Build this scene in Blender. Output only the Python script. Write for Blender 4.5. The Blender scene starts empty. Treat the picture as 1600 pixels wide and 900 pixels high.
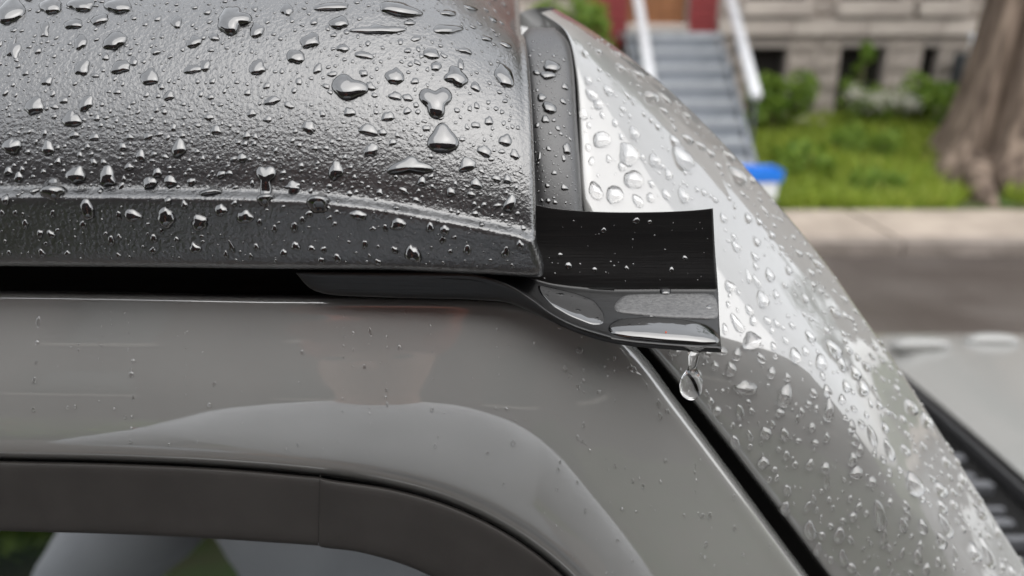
import bpy, bmesh, math, random
import numpy as np
from mathutils import Vector, Matrix
from mathutils.bvhtree import BVHTree

random.seed(7); RNG = np.random.default_rng(7)
S = bpy.context.scene
COL = S.collection

# ------------------------------------------------------------------ camera
H = 1.72                                   # lens height
F = 1232.0                                 # focal length in pixels of the 1600 px wide photograph
TH = math.radians(18.4)                    # pitch down
cam = bpy.data.cameras.new('camera'); cam_o = bpy.data.objects.new('camera', cam); COL.objects.link(cam_o)
cam.sensor_width = 36; cam.lens = 36 * F / 1600
cam.clip_start = 0.004; cam.clip_end = 400
cam.dof.use_dof = True; cam.dof.focus_distance = 0.226; cam.dof.aperture_fstop = cam.lens / 3.3
cam_o.location = (0, 0, H); cam_o.rotation_euler = (math.pi/2 - TH, 0, 0)
S.camera = cam_o
S.render.resolution_x = 1024; S.render.resolution_y = 576

# ------------------------------------------------------------------ sky, sun, exposure
SUN_EL, SUN_AZ = math.radians(58), math.radians(150)
W = bpy.data.worlds.new('World'); S.world = W; W.use_nodes = True
nt = W.node_tree; nt.nodes.clear()
sky = nt.nodes.new('ShaderNodeTexSky'); sky.sky_type = 'NISHITA'; sky.sun_disc = False
sky.sun_elevation = SUN_EL; sky.sun_rotation = SUN_AZ
sky.air_density = 1.0; sky.dust_density = 2.0; sky.ozone_density = 1.0
hs = nt.nodes.new('ShaderNodeHueSaturation'); hs.inputs['Saturation'].default_value = 0.22
tc = nt.nodes.new('ShaderNodeTexCoord')
cn = nt.nodes.new('ShaderNodeTexNoise'); cn.inputs['Scale'].default_value = 2.2; cn.inputs['Detail'].default_value = 5
cr = nt.nodes.new('ShaderNodeMapRange'); cr.inputs['From Min'].default_value = 0.3; cr.inputs['From Max'].default_value = 0.7
cr.inputs['To Min'].default_value = 1.5; cr.inputs['To Max'].default_value = 2.1
mx = nt.nodes.new('ShaderNodeVectorMath'); mx.operation = 'SCALE'
bg = nt.nodes.new('ShaderNodeBackground'); bg.inputs['Strength'].default_value = 0.15
wo = nt.nodes.new('ShaderNodeOutputWorld')
L = nt.links.new
L(tc.outputs['Generated'], cn.inputs['Vector']); L(cn.outputs['Fac'], cr.inputs['Value'])
gm_ = nt.nodes.new('ShaderNodeGamma'); gm_.inputs['Gamma'].default_value = 0.45     # overcast: an even, pale sky
L(sky.outputs[0], gm_.inputs['Color']); L(gm_.outputs[0], hs.inputs['Color']); L(hs.outputs[0], mx.inputs[0]); L(cr.outputs[0], mx.inputs['Scale'])
L(mx.outputs[0], bg.inputs['Color']); L(bg.outputs[0], wo.inputs['Surface'])
sl = bpy.data.lights.new('sun', 'SUN'); sl.energy = 0.5; sl.angle = math.radians(80); sl.color = (1, 0.97, 0.93)
so = bpy.data.objects.new('sun', sl); COL.objects.link(so)
sd = Vector((math.sin(SUN_AZ)*math.cos(SUN_EL), math.cos(SUN_AZ)*math.cos(SUN_EL), math.sin(SUN_EL)))
so.rotation_euler = sd.to_track_quat('Z', 'Y').to_euler(); so.location = (0, 0, 20)
vs = S.view_settings; vs.view_transform = 'Standard'; vs.look = 'None'; vs.gamma = 1; vs.exposure = 2.05
S.render.engine = 'CYCLES'
S.cycles.max_bounces = 10; S.cycles.transmission_bounces = 8; S.cycles.transparent_max_bounces = 12

# ------------------------------------------------------------------ helpers
def V3(px, py, Y):
    """point of the place at distance Y along the line of sight through a pixel of the photograph"""
    sx = (px - 800) / F; sy = (450 - py) / F
    d = (sx, math.cos(TH) + sy*math.sin(TH), -math.sin(TH) + sy*math.cos(TH))
    t = Y / d[1]
    return np.array([d[0]*t, Y, H + d[2]*t])

def ray_dir(px, py):
    v = V3(px, py, 1.0) - np.array([0, 0, H]); return Vector(v).normalized()

def mesh_obj(name, verts, faces, mat=None, parent=None, smooth=False, origin=None):
    me = bpy.data.meshes.new(name)
    if origin is not None: verts = np.asarray(verts, float) - np.asarray(origin, float)
    me.from_pydata([tuple(map(float, v)) for v in verts], [], [tuple(map(int, f)) for f in faces]); me.update()
    if smooth: me.polygons.foreach_set('use_smooth', [True]*len(me.polygons))
    o = bpy.data.objects.new(name, me); COL.objects.link(o)
    if origin is not None: o.location = origin
    if mat: me.materials.append(mat)
    if parent: setpar(o, parent)
    return o

def setpar(o, p):
    o.parent = p
    m = Matrix.Translation(p.location)
    q = p
    while q.parent: q = q.parent; m = Matrix.Translation(q.location) @ m if q is not None else m
    # all parents are unrotated; keep world coordinates
    o.matrix_parent_inverse = world_of(p).inverted()

def world_of(o):
    m = Matrix.Translation(o.location) @ o.rotation_euler.to_matrix().to_4x4()
    if o.parent: m = world_of(o.parent) @ o.matrix_parent_inverse @ m
    return m

def empty(name, loc, label, cat, group=None):
    o = bpy.data.objects.new(name, None); COL.objects.link(o); o.location = loc
    o.empty_display_size = 0.1
    return tag(o, label, cat, group)

def tag(o, label=None, cat=None, group=None, kind=None):
    if label: o['label'] = label
    if cat: o['category'] = cat
    if group: o['group'] = group
    if kind: o['kind'] = kind
    return o

def interp(a, n):
    """smooth interpolation of control rows along axis 0"""
    a = np.asarray(a, float)
    d = np.linalg.norm(np.diff(a, axis=0), axis=-1)
    while d.ndim > 1: d = d.mean(axis=1)
    t = np.concatenate([[0], np.cumsum(np.sqrt(np.maximum(d, 1e-9)))])
    m = np.gradient(a, t, axis=0)
    out = []
    for i in range(len(t)-1):
        h = t[i+1]-t[i]
        k = n if np.isscalar(n) else n[i]
        for j in range(k):
            s = j / k
            h00 = 2*s**3-3*s**2+1; h10 = s**3-2*s**2+s; h01 = -2*s**3+3*s**2; h11 = s**3-s**2
            out.append(h00*a[i]+h10*h*m[i]+h01*a[i+1]+h11*h*m[i+1])
    out.append(a[-1])
    return np.array(out)

def surf(ctrl, nu, nv):
    a = interp(ctrl, nu)
    b = interp(np.swapaxes(a, 0, 1), nv)
    return np.swapaxes(b, 0, 1)

def grid_faces(R, C, flip=False):
    f = []
    for i in range(R-1):
        for j in range(C-1):
            q = (i*C+j, i*C+j+1, (i+1)*C+j+1, (i+1)*C+j)
            f.append(q[::-1] if flip else q)
    return f

def grid_obj(name, g, mat, parent=None, flip=False):
    R, C = g.shape[:2]
    return mesh_obj(name, g.reshape(-1, 3), grid_faces(R, C, flip), mat, parent, True)

def bvh_of(*grids):
    vs_, fs = [], []
    for g in grids:
        o = len(vs_); R, C = g.shape[:2]
        vs_ += [Vector(v) for v in g.reshape(-1, 3)]
        fs += [tuple(i+o for i in q) for q in grid_faces(R, C)]
    return BVHTree.FromPolygons(vs_, fs)

def box_data(x0, x1, y0, y1, z0, z1, bev=0.0):
    bm = bmesh.new()
    bmesh.ops.create_cube(bm, size=1)
    for v in bm.verts:
        v.co = Vector(((x0+x1)/2 + v.co.x*(x1-x0), (y0+y1)/2 + v.co.y*(y1-y0), (z0+z1)/2 + v.co.z*(z1-z0)))
    if bev > 0: bmesh.ops.bevel(bm, geom=bm.edges[:], offset=bev, segments=2, affect='EDGES', profile=0.7)
    return bm

def box(name, x0, x1, y0, y1, z0, z1, mat, parent=None, bev=0.0):
    bm = box_data(x0, x1, y0, y1, z0, z1, bev)
    me = bpy.data.meshes.new(name); bm.to_mesh(me); bm.free()
    o = bpy.data.objects.new(name, me); COL.objects.link(o)
    c = ((x0+x1)/2, (y0+y1)/2, z0)
    me.transform(Matrix.Translation((-c[0], -c[1], -c[2]))); o.location = c
    if mat: me.materials.append(mat)
    if parent: setpar(o, parent)
    return o

def tube_data(pts, rad, seg=12, cap=True):
    pts = [Vector(p) for p in pts]; n = len(pts)
    rad = [rad]*n if np.isscalar(rad) else rad
    vs_, fs = [], []
    ref = None
    for i, p in enumerate(pts):
        t = (pts[min(i+1, n-1)] - pts[max(i-1, 0)]).normalized()
        if ref is None: ref = t.orthogonal().normalized()
        ref = (ref - t*ref.dot(t)).normalized(); b = t.cross(ref)
        for k in range(seg):
            a = 2*math.pi*k/seg
            vs_.append(p + (ref*math.cos(a) + b*math.sin(a))*rad[i])
    for i in range(n-1):
        for k in range(seg):
            k2 = (k+1) % seg
            fs.append((i*seg+k, i*seg+k2, (i+1)*seg+k2, (i+1)*seg+k))
    if cap:
        fs.append(tuple(range(seg))[::-1]); fs.append(tuple((n-1)*seg+k for k in range(seg)))
    return vs_, fs

def tube(name, pts, rad, mat, parent=None, seg=12):
    v, f = tube_data(pts, rad, seg)
    return mesh_obj(name, v, f, mat, parent, True)

# ------------------------------------------------------------------ materials
def mat(name, col, rough=0.5, spec=0.5, col2=None, nscale=8.0, bump=0.0, bscale=50.0, bdist=0.01, metal=0.0,
        coat=0.0, coat_rough=0.03, coat_ior=1.5, stretch=None, detail=4, trans=0.0, ior=1.5, rough2=None, ramp=(0.35, 0.65), btype='noise'):
    m = bpy.data.materials.new(name); m.use_nodes = True
    t = m.node_tree; b = t.nodes['Principled BSDF']; l = t.links.new
    b.inputs['Base Color'].default_value = (*col, 1); b.inputs['Roughness'].default_value = rough
    b.inputs['Specular IOR Level'].default_value = spec; b.inputs['Metallic'].default_value = metal
    b.inputs['Coat Weight'].default_value = coat; b.inputs['Coat Roughness'].default_value = coat_rough
    b.inputs['Coat IOR'].default_value = coat_ior
    b.inputs['Transmission Weight'].default_value = trans; b.inputs['IOR'].default_value = ior
    tcn = t.nodes.new('ShaderNodeTexCoord'); vec = tcn.outputs['Object']
    if stretch:
        mp = t.nodes.new('ShaderNodeMapping'); mp.inputs['Scale'].default_value = stretch; l(vec, mp.inputs['Vector']); vec = mp.outputs[0]
    if col2 is not None or rough2 is not None:
        n = t.nodes.new('ShaderNodeTexNoise'); n.inputs['Scale'].default_value = nscale; n.inputs['Detail'].default_value = detail
        l(vec, n.inputs['Vector'])
        r = t.nodes.new('ShaderNodeMapRange'); r.inputs['From Min'].default_value = ramp[0]; r.inputs['From Max'].default_value = ramp[1]
        l(n.outputs['Fac'], r.inputs['Value'])
        if col2 is not None:
            mc = t.nodes.new('ShaderNodeMix'); mc.data_type = 'RGBA'
            mc.inputs['A'].default_value = (*col, 1); mc.inputs['B'].default_value = (*col2, 1)
            l(r.outputs[0], mc.inputs['Factor']); l(mc.outputs['Result'], b.inputs['Base Color'])
        if rough2 is not None:
            mr = t.nodes.new('ShaderNodeMix'); mr.inputs[2].default_value = rough; mr.inputs[3].default_value = rough2
            l(r.outputs[0], mr.inputs[0]); l(mr.outputs[0], b.inputs['Roughness'])
    if bump > 0:
        if btype == 'noise':
            n2 = t.nodes.new('ShaderNodeTexNoise'); n2.inputs['Detail'].default_value = 2.5; out = n2.outputs['Fac']
        else:
            n2 = t.nodes.new('ShaderNodeTexVoronoi'); n2.feature = 'SMOOTH_F1'; out = n2.outputs['Distance']
        n2.inputs['Scale'].default_value = bscale; l(vec, n2.inputs['Vector'])
        bp = t.nodes.new('ShaderNodeBump'); bp.inputs['Strength'].default_value = bump; bp.inputs['Distance'].default_value = bdist
        l(out, bp.inputs['Height']); l(bp.outputs[0], b.inputs['Normal']); l(bp.outputs[0], b.inputs['Coat Normal'])
        m['bump_node'] = bp.name
    return m

M = {}
# car
M['paint'] = mat('grey_beige_paint', (0.198, 0.198, 0.192), 0.45, 0.5, coat=1.0, coat_rough=0.01, coat_ior=2.1, bump=0.012, bscale=250, bdist=0.0004,
                 col2=(0.21, 0.21, 0.203), nscale=30)
M['roof'] = mat('pebbled_black_plastic', (0.014, 0.0145, 0.016), 0.32, 0.6, bump=0.7, bscale=960, bdist=0.00036, coat=1.0, coat_rough=0.2, coat_ior=1.82,
                rough2=0.42, nscale=160)
M['seal'] = mat('satin_black_rubber', (0.036, 0.036, 0.038), 0.42, 0.8, bump=0.35, bscale=2200, bdist=0.00012, col2=(0.045, 0.045, 0.046), nscale=90)
M['gutter'] = mat('brushed_black_plastic', (0.004, 0.004, 0.0043), 0.30, 0.5, bump=0.22, bscale=900, bdist=0.00025, stretch=(0.06, 1, 2.2),
                  col2=(0.007, 0.007, 0.007), nscale=300)
M['pad'] = mat('speckled_grey_plastic', (0.05, 0.05, 0.051), 0.5, 0.8, bump=0.5, bscale=2600, bdist=0.0002, col2=(0.10, 0.10, 0.10), nscale=1500, stretch=(0.6, 1, 1))  # paler, speckled grey compared with the trough around it
M['strip'] = mat('faded_brown_black_plastic', (0.021, 0.0185, 0.017), 0.62, 0.4, bump=0.25, bscale=1500, bdist=0.0001, col2=(0.028, 0.025, 0.023), nscale=60)
M['void'] = mat('matt_black_rubber', (0.008, 0.008, 0.008), 0.85, 0.2, bump=0.2, bscale=400, bdist=0.0003)
M['glasswin'] = mat('tinted_window_glass', (0.012, 0.016, 0.016), 0.02, 1.0, coat=1.0, coat_rough=0.0, coat_ior=2.5)
M['hood'] = mat('wet_hood_paint', (0.235, 0.235, 0.225), 0.4, 0.5, coat=1.0, coat_rough=0.05, coat_ior=1.5, bump=0.2, bscale=60, bdist=0.002)
M['tyre'] = mat('tyre_rubber', (0.02, 0.02, 0.02), 0.8, 0.3, bump=0.4, bscale=60, bdist=0.01)
M['rim'] = mat('wheel_alloy', (0.4, 0.4, 0.41), 0.3, 0.5, metal=0.9)
M['grit'] = mat('red_brown_grit', (0.35, 0.06, 0.03), 0.6)

wm = bpy.data.materials.new('water'); wm.use_nodes = True
t = wm.node_tree; t.nodes.remove(t.nodes['Principled BSDF'])
rf = t.nodes.new('ShaderNodeBsdfRefraction'); rf.inputs['Roughness'].default_value = 0; rf.inputs['IOR'].default_value = 1.2
gl = t.nodes.new('ShaderNodeBsdfGlossy'); gl.inputs['Roughness'].default_value = 0
fr = t.nodes.new('ShaderNodeFresnel'); fr.inputs['IOR'].default_value = 2.0
gg = t.nodes.new('ShaderNodeNewGeometry'); sb = t.nodes.new('ShaderNodeMath'); sb.operation = 'SUBTRACT'; sb.inputs[0].default_value = 1
mu = t.nodes.new('ShaderNodeMath'); mu.operation = 'MULTIPLY'; ms = t.nodes.new('ShaderNodeMixShader')
t.links.new(gg.outputs['Backfacing'], sb.inputs[1]); t.links.new(fr.outputs[0], mu.inputs[0]); t.links.new(sb.outputs[0], mu.inputs[1])
t.links.new(mu.outputs[0], ms.inputs[0]); t.links.new(rf.outputs[0], ms.inputs[1]); t.links.new(gl.outputs[0], ms.inputs[2])
t.links.new(ms.outputs[0], t.nodes['Material Output'].inputs['Surface'])
M['water'] = wm
# water on black plastic: index matched, so the drop shows black depth under its own mirror skin
M['water_black'] = mat('water_over_black', (0.007, 0.0072, 0.0078), 0.0, 0.5, ior=2.2)
M['water_clear'] = mat('clear_water', (1, 1, 1), 0.0, 0.5, trans=1.0, ior=1.333)

# setting
M['asphalt'] = mat('wet_asphalt', (0.06, 0.05, 0.045), 0.3, 0.5, col2=(0.08, 0.068, 0.06), nscale=1.2, bump=0.5, bscale=180, bdist=0.006, rough2=0.6)
M['concrete'] = mat('damp_concrete', (0.40, 0.34, 0.285), 0.7, 0.4, col2=(0.29, 0.245, 0.205), nscale=3.0, bump=0.3, bscale=120, bdist=0.004)
M['darkcon'] = mat('darkened_wet_concrete', (0.12, 0.105, 0.095), 0.5, 0.5, col2=(0.085, 0.075, 0.068), nscale=2.5, bump=0.3, bscale=120, bdist=0.004)  # wet near pavement, darkened further to dim its reflection in the roof skirt
M['rib'] = mat('weathered_grey_plastic', (0.12, 0.123, 0.132), 0.5, 0.5, col2=(0.06, 0.063, 0.07), nscale=20)
M['kerb'] = mat('worn_kerb_concrete', (0.25, 0.215, 0.19), 0.75, 0.4, col2=(0.17, 0.145, 0.125), nscale=5, bump=0.4, bscale=60, bdist=0.006)
M['soil'] = mat('garden_soil', (0.07, 0.065, 0.03), 0.95, 0.2, col2=(0.05, 0.085, 0.02), nscale=3, bump=0.8, bscale=30, bdist=0.03)
M['stone'] = mat('rusticated_limestone', (0.45, 0.395, 0.345), 0.85, 0.3, col2=(0.32, 0.275, 0.245), nscale=6, bump=0.9, bscale=14, bdist=0.03)
M['stone_smooth'] = mat('dressed_limestone', (0.45, 0.40, 0.355), 0.8, 0.3, col2=(0.36, 0.315, 0.28), nscale=4, bump=0.3, bscale=30, bdist=0.01)
M['mortar'] = mat('grey_mortar', (0.30, 0.265, 0.24), 0.9, 0.2, bump=0.4, bscale=60, bdist=0.01)
M['brick'] = mat('red_brick_wall', (0.07, 0.042, 0.038), 0.85, 0.3, col2=(0.05, 0.03, 0.028), nscale=5, bump=0.5, bscale=25, bdist=0.01)
M['redpaint'] = mat('red_painted_brick', (0.19, 0.022, 0.022), 0.6, 0.4, col2=(0.14, 0.016, 0.018), nscale=4, bump=0.3, bscale=20, bdist=0.01)
M['doorwood'] = mat('orange_brown_door_wood', (0.24, 0.10, 0.035), 0.5, 0.5, col2=(0.17, 0.065, 0.022), nscale=6, stretch=(6, 1, 0.6))
M['step'] = mat('grey_painted_step', (0.20, 0.215, 0.24), 0.5, 0.5, col2=(0.15, 0.165, 0.185), nscale=5)
M['tread'] = mat('worn_grey_tread', (0.36, 0.38, 0.40), 0.45, 0.5, col2=(0.27, 0.285, 0.30), nscale=6)
M['rail'] = mat('pale_grey_rail_paint', (0.6, 0.61, 0.63), 0.4, 0.5, col2=(0.5, 0.51, 0.53), nscale=3)
M['dark'] = mat('dark_window_pane', (0.016, 0.015, 0.014), 0.12, 0.5)
M['frame'] = mat('brown_black_window_frame', (0.04, 0.034, 0.03), 0.5)
M['bark'] = mat('furrowed_bark', (0.24, 0.185, 0.145), 0.9, 0.2, col2=(0.075, 0.055, 0.043), nscale=6, stretch=(1.8, 1.8, 0.3), bump=1.0, bscale=9, bdist=0.05)
M['blue'] = mat('blue_recycling_plastic', (0.01, 0.16, 0.62), 0.4, 0.5)
M['white'] = mat('white_print', (0.7, 0.72, 0.75), 0.5)
M['meter'] = mat('dark_grey_meter_metal', (0.04, 0.045, 0.05), 0.5)
M['rock'] = mat('pale_garden_rock', (0.5, 0.46, 0.4), 0.9, 0.3, col2=(0.36, 0.33, 0.28), nscale=9, bump=0.5, bscale=15, bdist=0.02)

def leafmat(name, c1, c2, c3=None, rough=0.5):
    m = bpy.data.materials.new(name); m.use_nodes = True
    t = m.node_tree; b = t.nodes['Principled BSDF']; l = t.links.new
    g = t.nodes.new('ShaderNodeNewGeometry')
    r = t.nodes.new('ShaderNodeValToRGB')
    r.color_ramp.elements[0].color = (*c1, 1); r.color_ramp.elements[1].color = (*c2, 1)
    if c3: e = r.color_ramp.elements.new(0.93); e.color = (*c2, 1); r.color_ramp.elements[2].color = (*c3, 1)
    l(g.outputs['Random Per Island'], r.inputs['Fac']); l(r.outputs[0], b.inputs['Base Color'])
    b.inputs['Roughness'].default_value = rough; b.inputs['Specular IOR Level'].default_value = 0.35
    tr = t.nodes.new('ShaderNodeBsdfTranslucent'); l(r.outputs[0], tr.inputs['Color'])
    ms = t.nodes.new('ShaderNodeMixShader'); ms.inputs[0].default_value = 0.4
    l(b.outputs[0], ms.inputs[1]); l(tr.outputs[0], ms.inputs[2]); l(ms.outputs[0], t.nodes['Material Output'].inputs['Surface'])
    return m
M['grass'] = leafmat('grass_blades', (0.17, 0.25, 0.03), (0.36, 0.44, 0.06), (0.48, 0.44, 0.12))
M['leaf'] = leafmat('shrub_leaves', (0.08, 0.16, 0.022), (0.24, 0.34, 0.05))
M['leafdark'] = leafmat('tree_leaves', (0.025, 0.06, 0.012), (0.065, 0.12, 0.025))
M['petal'] = leafmat('white_petals', (0.5, 0.5, 0.42), (0.7, 0.68, 0.6))
M['redpetal'] = leafmat('red_petals', (0.45, 0.02, 0.03), (0.6, 0.05, 0.06))
M['skin'] = mat('skin', (0.45, 0.26, 0.19), 0.5)
M['shirt'] = mat('grey_blue_shirt', (0.70, 0.72, 0.75), 0.85, 0.2, col2=(0.58, 0.60, 0.63), nscale=9)
M['jeans'] = mat('blue_jeans', (0.10, 0.14, 0.18), 0.85, 0.2)
M['cap'] = mat('red_cap', (0.35, 0.10, 0.06), 0.8, 0.2)
M['phone'] = mat('black_phone', (0.01, 0.01, 0.01), 0.2)
M['shoe'] = mat('dark_shoe', (0.03, 0.03, 0.03), 0.6)

# ================================================================== THE SETTING
def sheet(name, x0, x1, y0, y1, z, m):
    o = mesh_obj(name, [(x0, y0, z), (x1, y0, z), (x1, y1, z), (x0, y1, z)], [(0, 1, 2, 3)], m)
    return tag(o, kind='structure')
sheet('ground', -150, 150, -150, 150, -0.03, M['soil'])
KY = 5.96                                   # far kerb
sheet('road', -80, 80, -0.22, KY + 0.02, 0.0, M['asphalt'])

def pavement(name, y0, y1, kerb_y, joints, m_):
    p = bpy.data.objects.new(name, None); COL.objects.link(p); p.location = (0, (y0+y1)/2, 0); tag(p, kind='structure')
    xs = joints
    me = None
    for i in range(len(xs)-1):
        o = box('slab', xs[i]+0.014, xs[i+1]-0.014, y0, y1, -0.02, 0.12 + random.uniform(-.003, .003), m_, p, 0.02)
    return p
XJ = [3.07 + 1.55*k for k in range(-13, 15)]
pv = pavement('far_pavement', KY + 0.17, 7.1, KY, XJ, M['concrete'])
kb = [box('kerbstone', XJ[i]+0.005, XJ[i+1]-0.005, KY, KY+0.165, -0.02, 0.115, M['kerb'], pv, 0.025) for i in range(len(XJ)-1)]
pv2 = pavement('near_pavement', -2.2, -0.37, -0.2, XJ, M['darkcon'])
[box('kerbstone', XJ[i]+0.005, XJ[i+1]-0.005, -0.365, -0.2, -0.02, 0.115, M['kerb'], pv2, 0.025) for i in range(len(XJ)-1)]

def gz(y, x=0):
    t = min(1, max(0, (y - 7.1) / 2.7)); t = t*t*(3-2*t)
    return 0.11 + 0.45*t + 0.03*math.sin(x*2.1+y*1.7)*min(1, t*4)
nx, ny = 120, 30
gx = np.linspace(-20, 24, nx); gy = np.linspace(7.1, 11.0, ny)
G = np.array([[(x, y, gz(y, x)) for x in gx] for y in gy])
garden = tag(grid_obj('garden_bank', G, M['soil']), kind='structure')

# -- grass
def blades(name, n, area, hrange, wid, m, hfun, lean=0.5, cluster=None):
    vs_, fs = [], []
    for i in range(n):
        x = random.uniform(area[0], area[1]); y = random.uniform(area[2], area[3])
        if cluster and not cluster(x, y): continue
        h = random.uniform(*hrange); a = random.uniform(0, 6.283); w = wid*random.uniform(.6, 1.4)
        dx, dy = math.cos(a), math.sin(a); l = h*lean*random.uniform(.2, 1)
        b_ = random.uniform(0, 6.283); lx, ly = math.cos(b_)*l, math.sin(b_)*l
        z = hfun(y, x) - .01; k = len(vs_)
        vs_ += [(x-dx*w, y-dy*w, z), (x+dx*w, y+dy*w, z), (x+lx*.4+dx*w*.8, y+ly*.4+dy*w*.8, z+h*.6), (x+lx*.4-dx*w*.8, y+ly*.4-dy*w*.8, z+h*.6), (x+lx, y+ly, z+h*.95)]
        fs += [(k, k+1, k+2, k+3), (k+3, k+2, k+4)]
    return mesh_obj(name, vs_, fs, m)
dirt = lambda x, y: not (abs(x - 4.5 - (y-7.2)*.25) < .28 + .1*math.sin(y*9) and y < 8.2)
g1 = blades('lawn_grass', 42000, (1.9, 8.5, 7.1, 10.1), (.06, .22), .008, M['grass'], gz, .8, dirt)
tag(g1, 'long green grass growing over the garden bank before the stone house', 'grass', kind='stuff')

def leaf_cloud(n, fn, size, flat=0.0):
    vs_, fs = [], []
    for i in range(n):
        c = Vector(fn()); s = size*random.uniform(.55, 1.3)
        nrm = Vector((random.gauss(0, 1), random.gauss(0, 1), random.gauss(0, 1)+flat)).normalized()
        t = nrm.orthogonal().normalized(); t.rotate(Matrix.Rotation(random.uniform(0, 6.28), 3, nrm)); b_ = nrm.cross(t)
        k = len(vs_)
        vs_ += [c - t*s, c - t*s*.1 + b_*s*.45 + nrm*s*.1, c + t*s, c - t*s*.1 - b_*s*.45 + nrm*s*.1]
        fs += [(k, k+1, k+2), (k, k+2, k+3)]
    return vs_, fs

def shrub(name, x, y, rx, rz, n, size, label, m=None, cat='shrub', group=None, z0=None, clumps=10, flowers=None, ry=None):
    z0 = gz(y, x) if z0 is None else z0; ry = ry or rx
    e = empty(name, (x, y, z0), label, cat, group)
    cl = [(random.uniform(-.7, .7)*rx, random.uniform(-.7, .7)*ry, random.uniform(.25, .85)*rz*2, random.uniform(.25, .5)*rx) for _ in range(clumps)]
    def fn():
        c = random.choice(cl); v = Vector((random.gauss(0, 1), random.gauss(0, 1), random.gauss(0, 1))).normalized()*c[3]*random.uniform(.4, 1)**.5
        return (x + c[0] + v.x, y + c[1] + v.y, max(z0+.02, z0 + c[2] + v.z))
    v, f = leaf_cloud(n, fn, size)
    o = mesh_obj('foliage', v, f, m or M['leaf'], e)
    st, sf = [], []
    for c in cl:
        tv, tf = tube_data([(x+c[0]*.1, y+c[1]*.1, z0-.02), (x+c[0]*.5, y+c[1]*.5, z0+c[2]*.5), (x+c[0], y+c[1], z0+c[2])], [.015, .01, .005], 5)
        k = len(st); st += tv; sf += [tuple(i+k for i in q) for q in tf]
    mesh_obj('stem', st, sf, M['bark'], e)
    if flowers:
        fm, fn_, fs_ = flowers
        for _ in range(fn_):
            c = random.choice(cl); cx, cy, cz = x+c[0]+random.uniform(-.1, .1), y+c[1]-abs(random.gauss(0, .12)), z0+c[2]+random.uniform(0, .15)
            v, f = leaf_cloud(40, lambda: (cx+random.gauss(0, fs_*.4), cy+random.gauss(0, fs_*.4), cz+random.gauss(0, fs_*.35)), fs_*.35)
            tag(mesh_obj('flower', v, f, fm, e), kind='stuff')
    return e

# -- stone house
WY = 10.2
hs_ = empty('stone_house', (4.5, WY, 0.3), 'grey rusticated limestone house with dark basement windows', 'house')
wins = [(2.97, 3.43, .55, 1.46), (4.09, 4.66, .55, 1.47), (5.11, 5.32, .55, 1.47), (6.2, 6.8, .55, 1.47)]
ups = [(2.85, 3.6, 2.02, 3.9), (4.0, 4.8, 2.02, 3.9), (5.0, 5.5, 2.02, 3.9), (6.1, 6.9, 2.02, 3.9)]
# backing wall built as strips round the openings
def wall_with_holes(name, x0, x1, y0, y1, z0, z1, holes, m, parent):
    xs = sorted(set([x0, x1] + [h[0] for h in holes] + [h[1] for h in holes]))
    zs = sorted(set([z0, z1] + [h[2] for h in holes] + [h[3] for h in holes]))
    vs_, fs = [], []
    for i in range(len(xs)-1):
        for j in range(len(zs)-1):
            cx, cz = (xs[i]+xs[i+1])/2, (zs[j]+zs[j+1])/2
            if any(h[0] < cx < h[1] and h[2] < cz < h[3] for h in holes): continue
            for (a, b_, c, d) in (((xs[i], y0, zs[j]), (xs[i+1], y0, zs[j]), (xs[i+1], y0, zs[j+1]), (xs[i], y0, zs[j+1])),):
                k = len(vs_); vs_ += [a, b_, c, d]; fs.append((k, k+1, k+2, k+3))
    for h in holes:
        for q in (((h[0], y0, h[2]), (h[0], y1, h[2]), (h[0], y1, h[3]), (h[0], y0, h[3])), ((h[1], y0, h[2]), (h[1], y0, h[3]), (h[1], y1, h[3]), (h[1], y1, h[2])),
                  ((h[0], y0, h[3]), (h[0], y1, h[3]), (h[1], y1, h[3]), (h[1], y0, h[3])), ((h[0], y0, h[2]), (h[1], y0, h[2]), (h[1], y1, h[2]), (h[0], y1, h[2]))):
            k = len(vs_); vs_ += list(q); fs.append((k, k+1, k+2, k+3))
    return mesh_obj(name, vs_, fs, m, parent)
DX0, DX1 = 1.43, 2.14
wall_with_holes('wall', -6, 14, WY+.03, WY+.3, 0, 9.5, wins+ups+[(DX0-.02, DX1+.02, 1.70, 3.9)], M['mortar'], hs_)
box('roof', -6.2, 14.2, WY-.15, WY+9, 9.5, 9.75, M['meter'], hs_)
for h in wins + ups:
    w = box('window', h[0], h[1], WY+.2, WY+.24, h[2], h[3], M['dark'], hs_)
    for (a, c, d, e_) in ((h[0], h[0]+.035, h[2], h[3]), (h[1]-.035, h[1], h[2], h[3]), (h[0]+.035, h[1]-.035, h[3]-.04, h[3]), (h[0]+.035, h[1]-.035, (h[2]+h[3])/2-.02, (h[2]+h[3])/2+.02)):
        box('frame', a, c, WY+.16, WY+.199, d, e_, M['frame'], w)
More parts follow.
